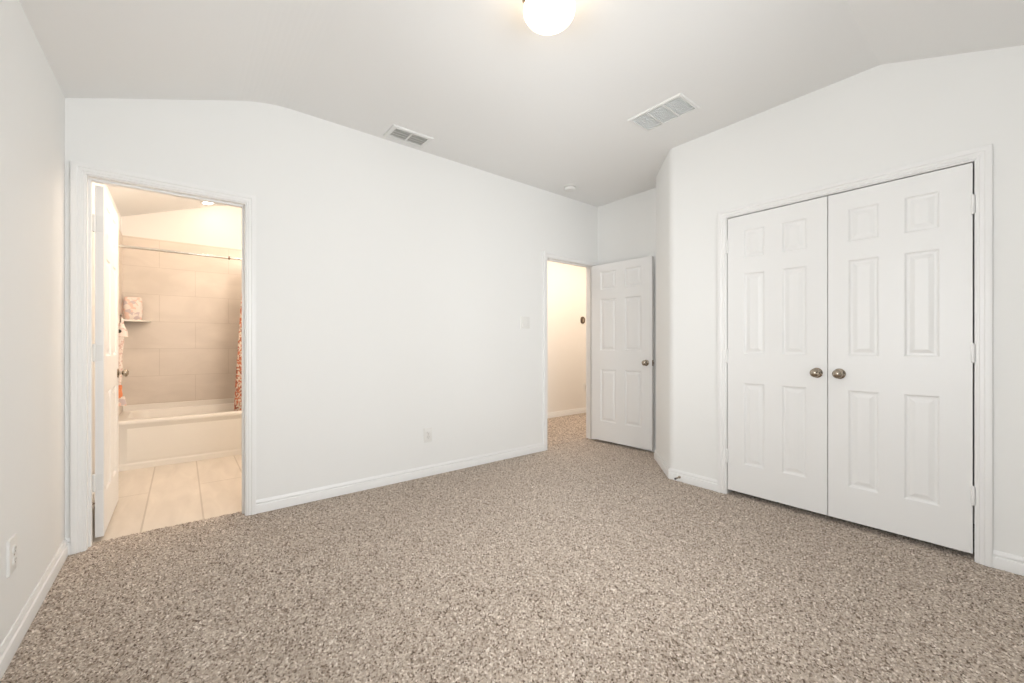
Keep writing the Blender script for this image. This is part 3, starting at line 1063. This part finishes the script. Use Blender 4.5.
# long cloth hanging from a hook on the end wall
hx_, hy_, hz_ = XL + 0.010, 5.13, 1.375
hk = thing('wall_hook', 'small metal hook on the shower end wall beside the bathroom door', 'hook', (hx_, hy_, hz_))
mb = MB(); mb.lathe([(0.018, 0), (0.018, 0.004), (0.010, 0.007)], (hx_, hy_, hz_), 'x', 18)
mb.build('hook_plate', M['chrome'], hk, hk.location, smooth=40)
mb = MB(); mb.tube([(hx_ + 0.005, hy_, hz_), (hx_ + 0.030, hy_, hz_ - 0.012), (hx_ + 0.040, hy_, hz_ - 0.004), (hx_ + 0.042, hy_, hz_ + 0.010)], 0.0035, 10)
mb.build('hook_arm', M['chrome'], hk, hk.location, smooth=40)

hc = thing('hanging_cloth', 'long pink and white cloth strap with an orange end hanging beside the shower', 'towel', (hx_ + 0.03, hy_, 0.54))
hb = hc.location


def cloth(zs, cx, w, d, cy=hy_, wob=0.0):
    mb = MB(); rings = []
    for k, z in enumerate(zs):
        a = k / (len(zs) - 1)
        ww = w[0] + (w[1] - w[0]) * a; dd = d[0] + (d[1] - d[0]) * a
        c = cx[0] + (cx[1] - cx[0]) * a + wob * math.sin(a * 11)
        rings.append([(x, y, z) for x, y in rrect(c, cy + 0.4 * wob * math.cos(a * 9), ww, dd, min(ww, dd) * 0.45, 4)])
    mb.loft(rings); return mb


lin = lambda a, b, n: [a + (b - a) * k / (n - 1) for k in range(n)]
mb = MB()
mb.tube([(hx_ + 0.036, hy_ - 0.016, 1.30), (hx_ + 0.036, hy_ - 0.010, 1.36), (hx_ + 0.036, hy_, 1.372), (hx_ + 0.036, hy_ + 0.010, 1.36), (hx_ + 0.036, hy_ + 0.016, 1.30)], 0.003, 8)
lo = mb.build('hanging_loop', M['bronze'], hc, hb, smooth=50)
cloth(lin(1.350, 1.175, 12), (hx_ + 0.036, hx_ + 0.052), (0.018, 0.075), (0.02, 0.05), wob=0.004).build('folded_flap', M['strapcloth'], hc, hb, smooth=60)
mb = MB(); mb.lathe([(0.016, 0), (0.017, 0.006), (0.012, 0.011), (0.0, 0.012)], (hx_ + 0.026, hy_ - 0.022, 1.222), 'y', 18, -1)
mb.build('button', M['rubber'], hc, hb, smooth=40)
cloth(lin(1.20, 0.725, 20), (hx_ + 0.036, hx_ + 0.026), (0.040, 0.030), (0.022, 0.018), wob=0.003).build('strap', M['strapcloth'], hc, hb, smooth=60)
cloth(lin(0.735, 0.620, 8), (hx_ + 0.026, hx_ + 0.028), (0.034, 0.040), (0.026, 0.034), wob=0.002).build('orange_panel', M['orange'], hc, hb, smooth=60)
cloth(lin(0.630, 0.545, 6), (hx_ + 0.036, hx_ + 0.042), (0.050, 0.066), (0.034, 0.026), wob=0.003).build('cloth_end', M['pouch'], hc, hb, smooth=60)

# recessed light on the sloped bathroom ceiling
rx, ryy = 0.236, 5.50
rzz = zc(rx)
rl = thing('recessed_light', 'small round lit recessed light on the sloped bathroom ceiling', 'recessed light', (rx, ryy, rzz))
rl.rotation_euler = (0, -math.atan(SL), 0)
mb = MB(); mb.lathe([(0.092, 0), (0.092, -0.004), (0.085, -0.008), (0.072, -0.008), (0.070, -0.003)], (0, 0, 0), seg=36, cap1=False)
mb.build('trim_ring', M['plastic'], rl, smooth=35)
mb = MB(); mb.lathe([(0.0735, -0.006), (0.060, -0.012), (0.0, -0.013)], (0, 0, 0), seg=36)
mb.build('diffuser', M['led'], rl, smooth=35)

# ------------------------------------------------------------------ door stops on the baseboards


def door_stop(label, loc, rotz, length=0.075):
    root = thing('door_stop', label, 'door stop', loc, None, rotz)
    mb = MB(); mb.lathe([(0.011, 0), (0.011, 0.004), (0.007, 0.008)], (0, 0, 0), 'y', 16, -1)
    mb.build('stop_base', M['nickel'], root, smooth=40)
    mb = MB()
    n = 120
    mb.tube([(0.0052 * math.cos(k * 0.55), -0.006 - (length - 0.02) * k / n, 0.0052 * math.sin(k * 0.55)) for k in range(n + 1)], 0.0011, 6)
    mb.build('spring', M['nickel'], root, smooth=50)
    mb = MB(); mb.lathe([(0.0055, length - 0.016), (0.0075, length - 0.014), (0.0075, length - 0.002), (0.005, length)], (0, 0, 0), 'y', 14, -1)
    mb.build('rubber_tip', M['rubber'], root, smooth=40)
    return root


door_stop('spring door stop on the baseboard left of the closet doors', (XC - 0.014, 1.752, 0.036), -PI / 2, 0.07)
door_stop('door stop on the baseboard behind the bathroom door', (XL + 0.013, 3.86, 0.05), PI / 2, 0.06)
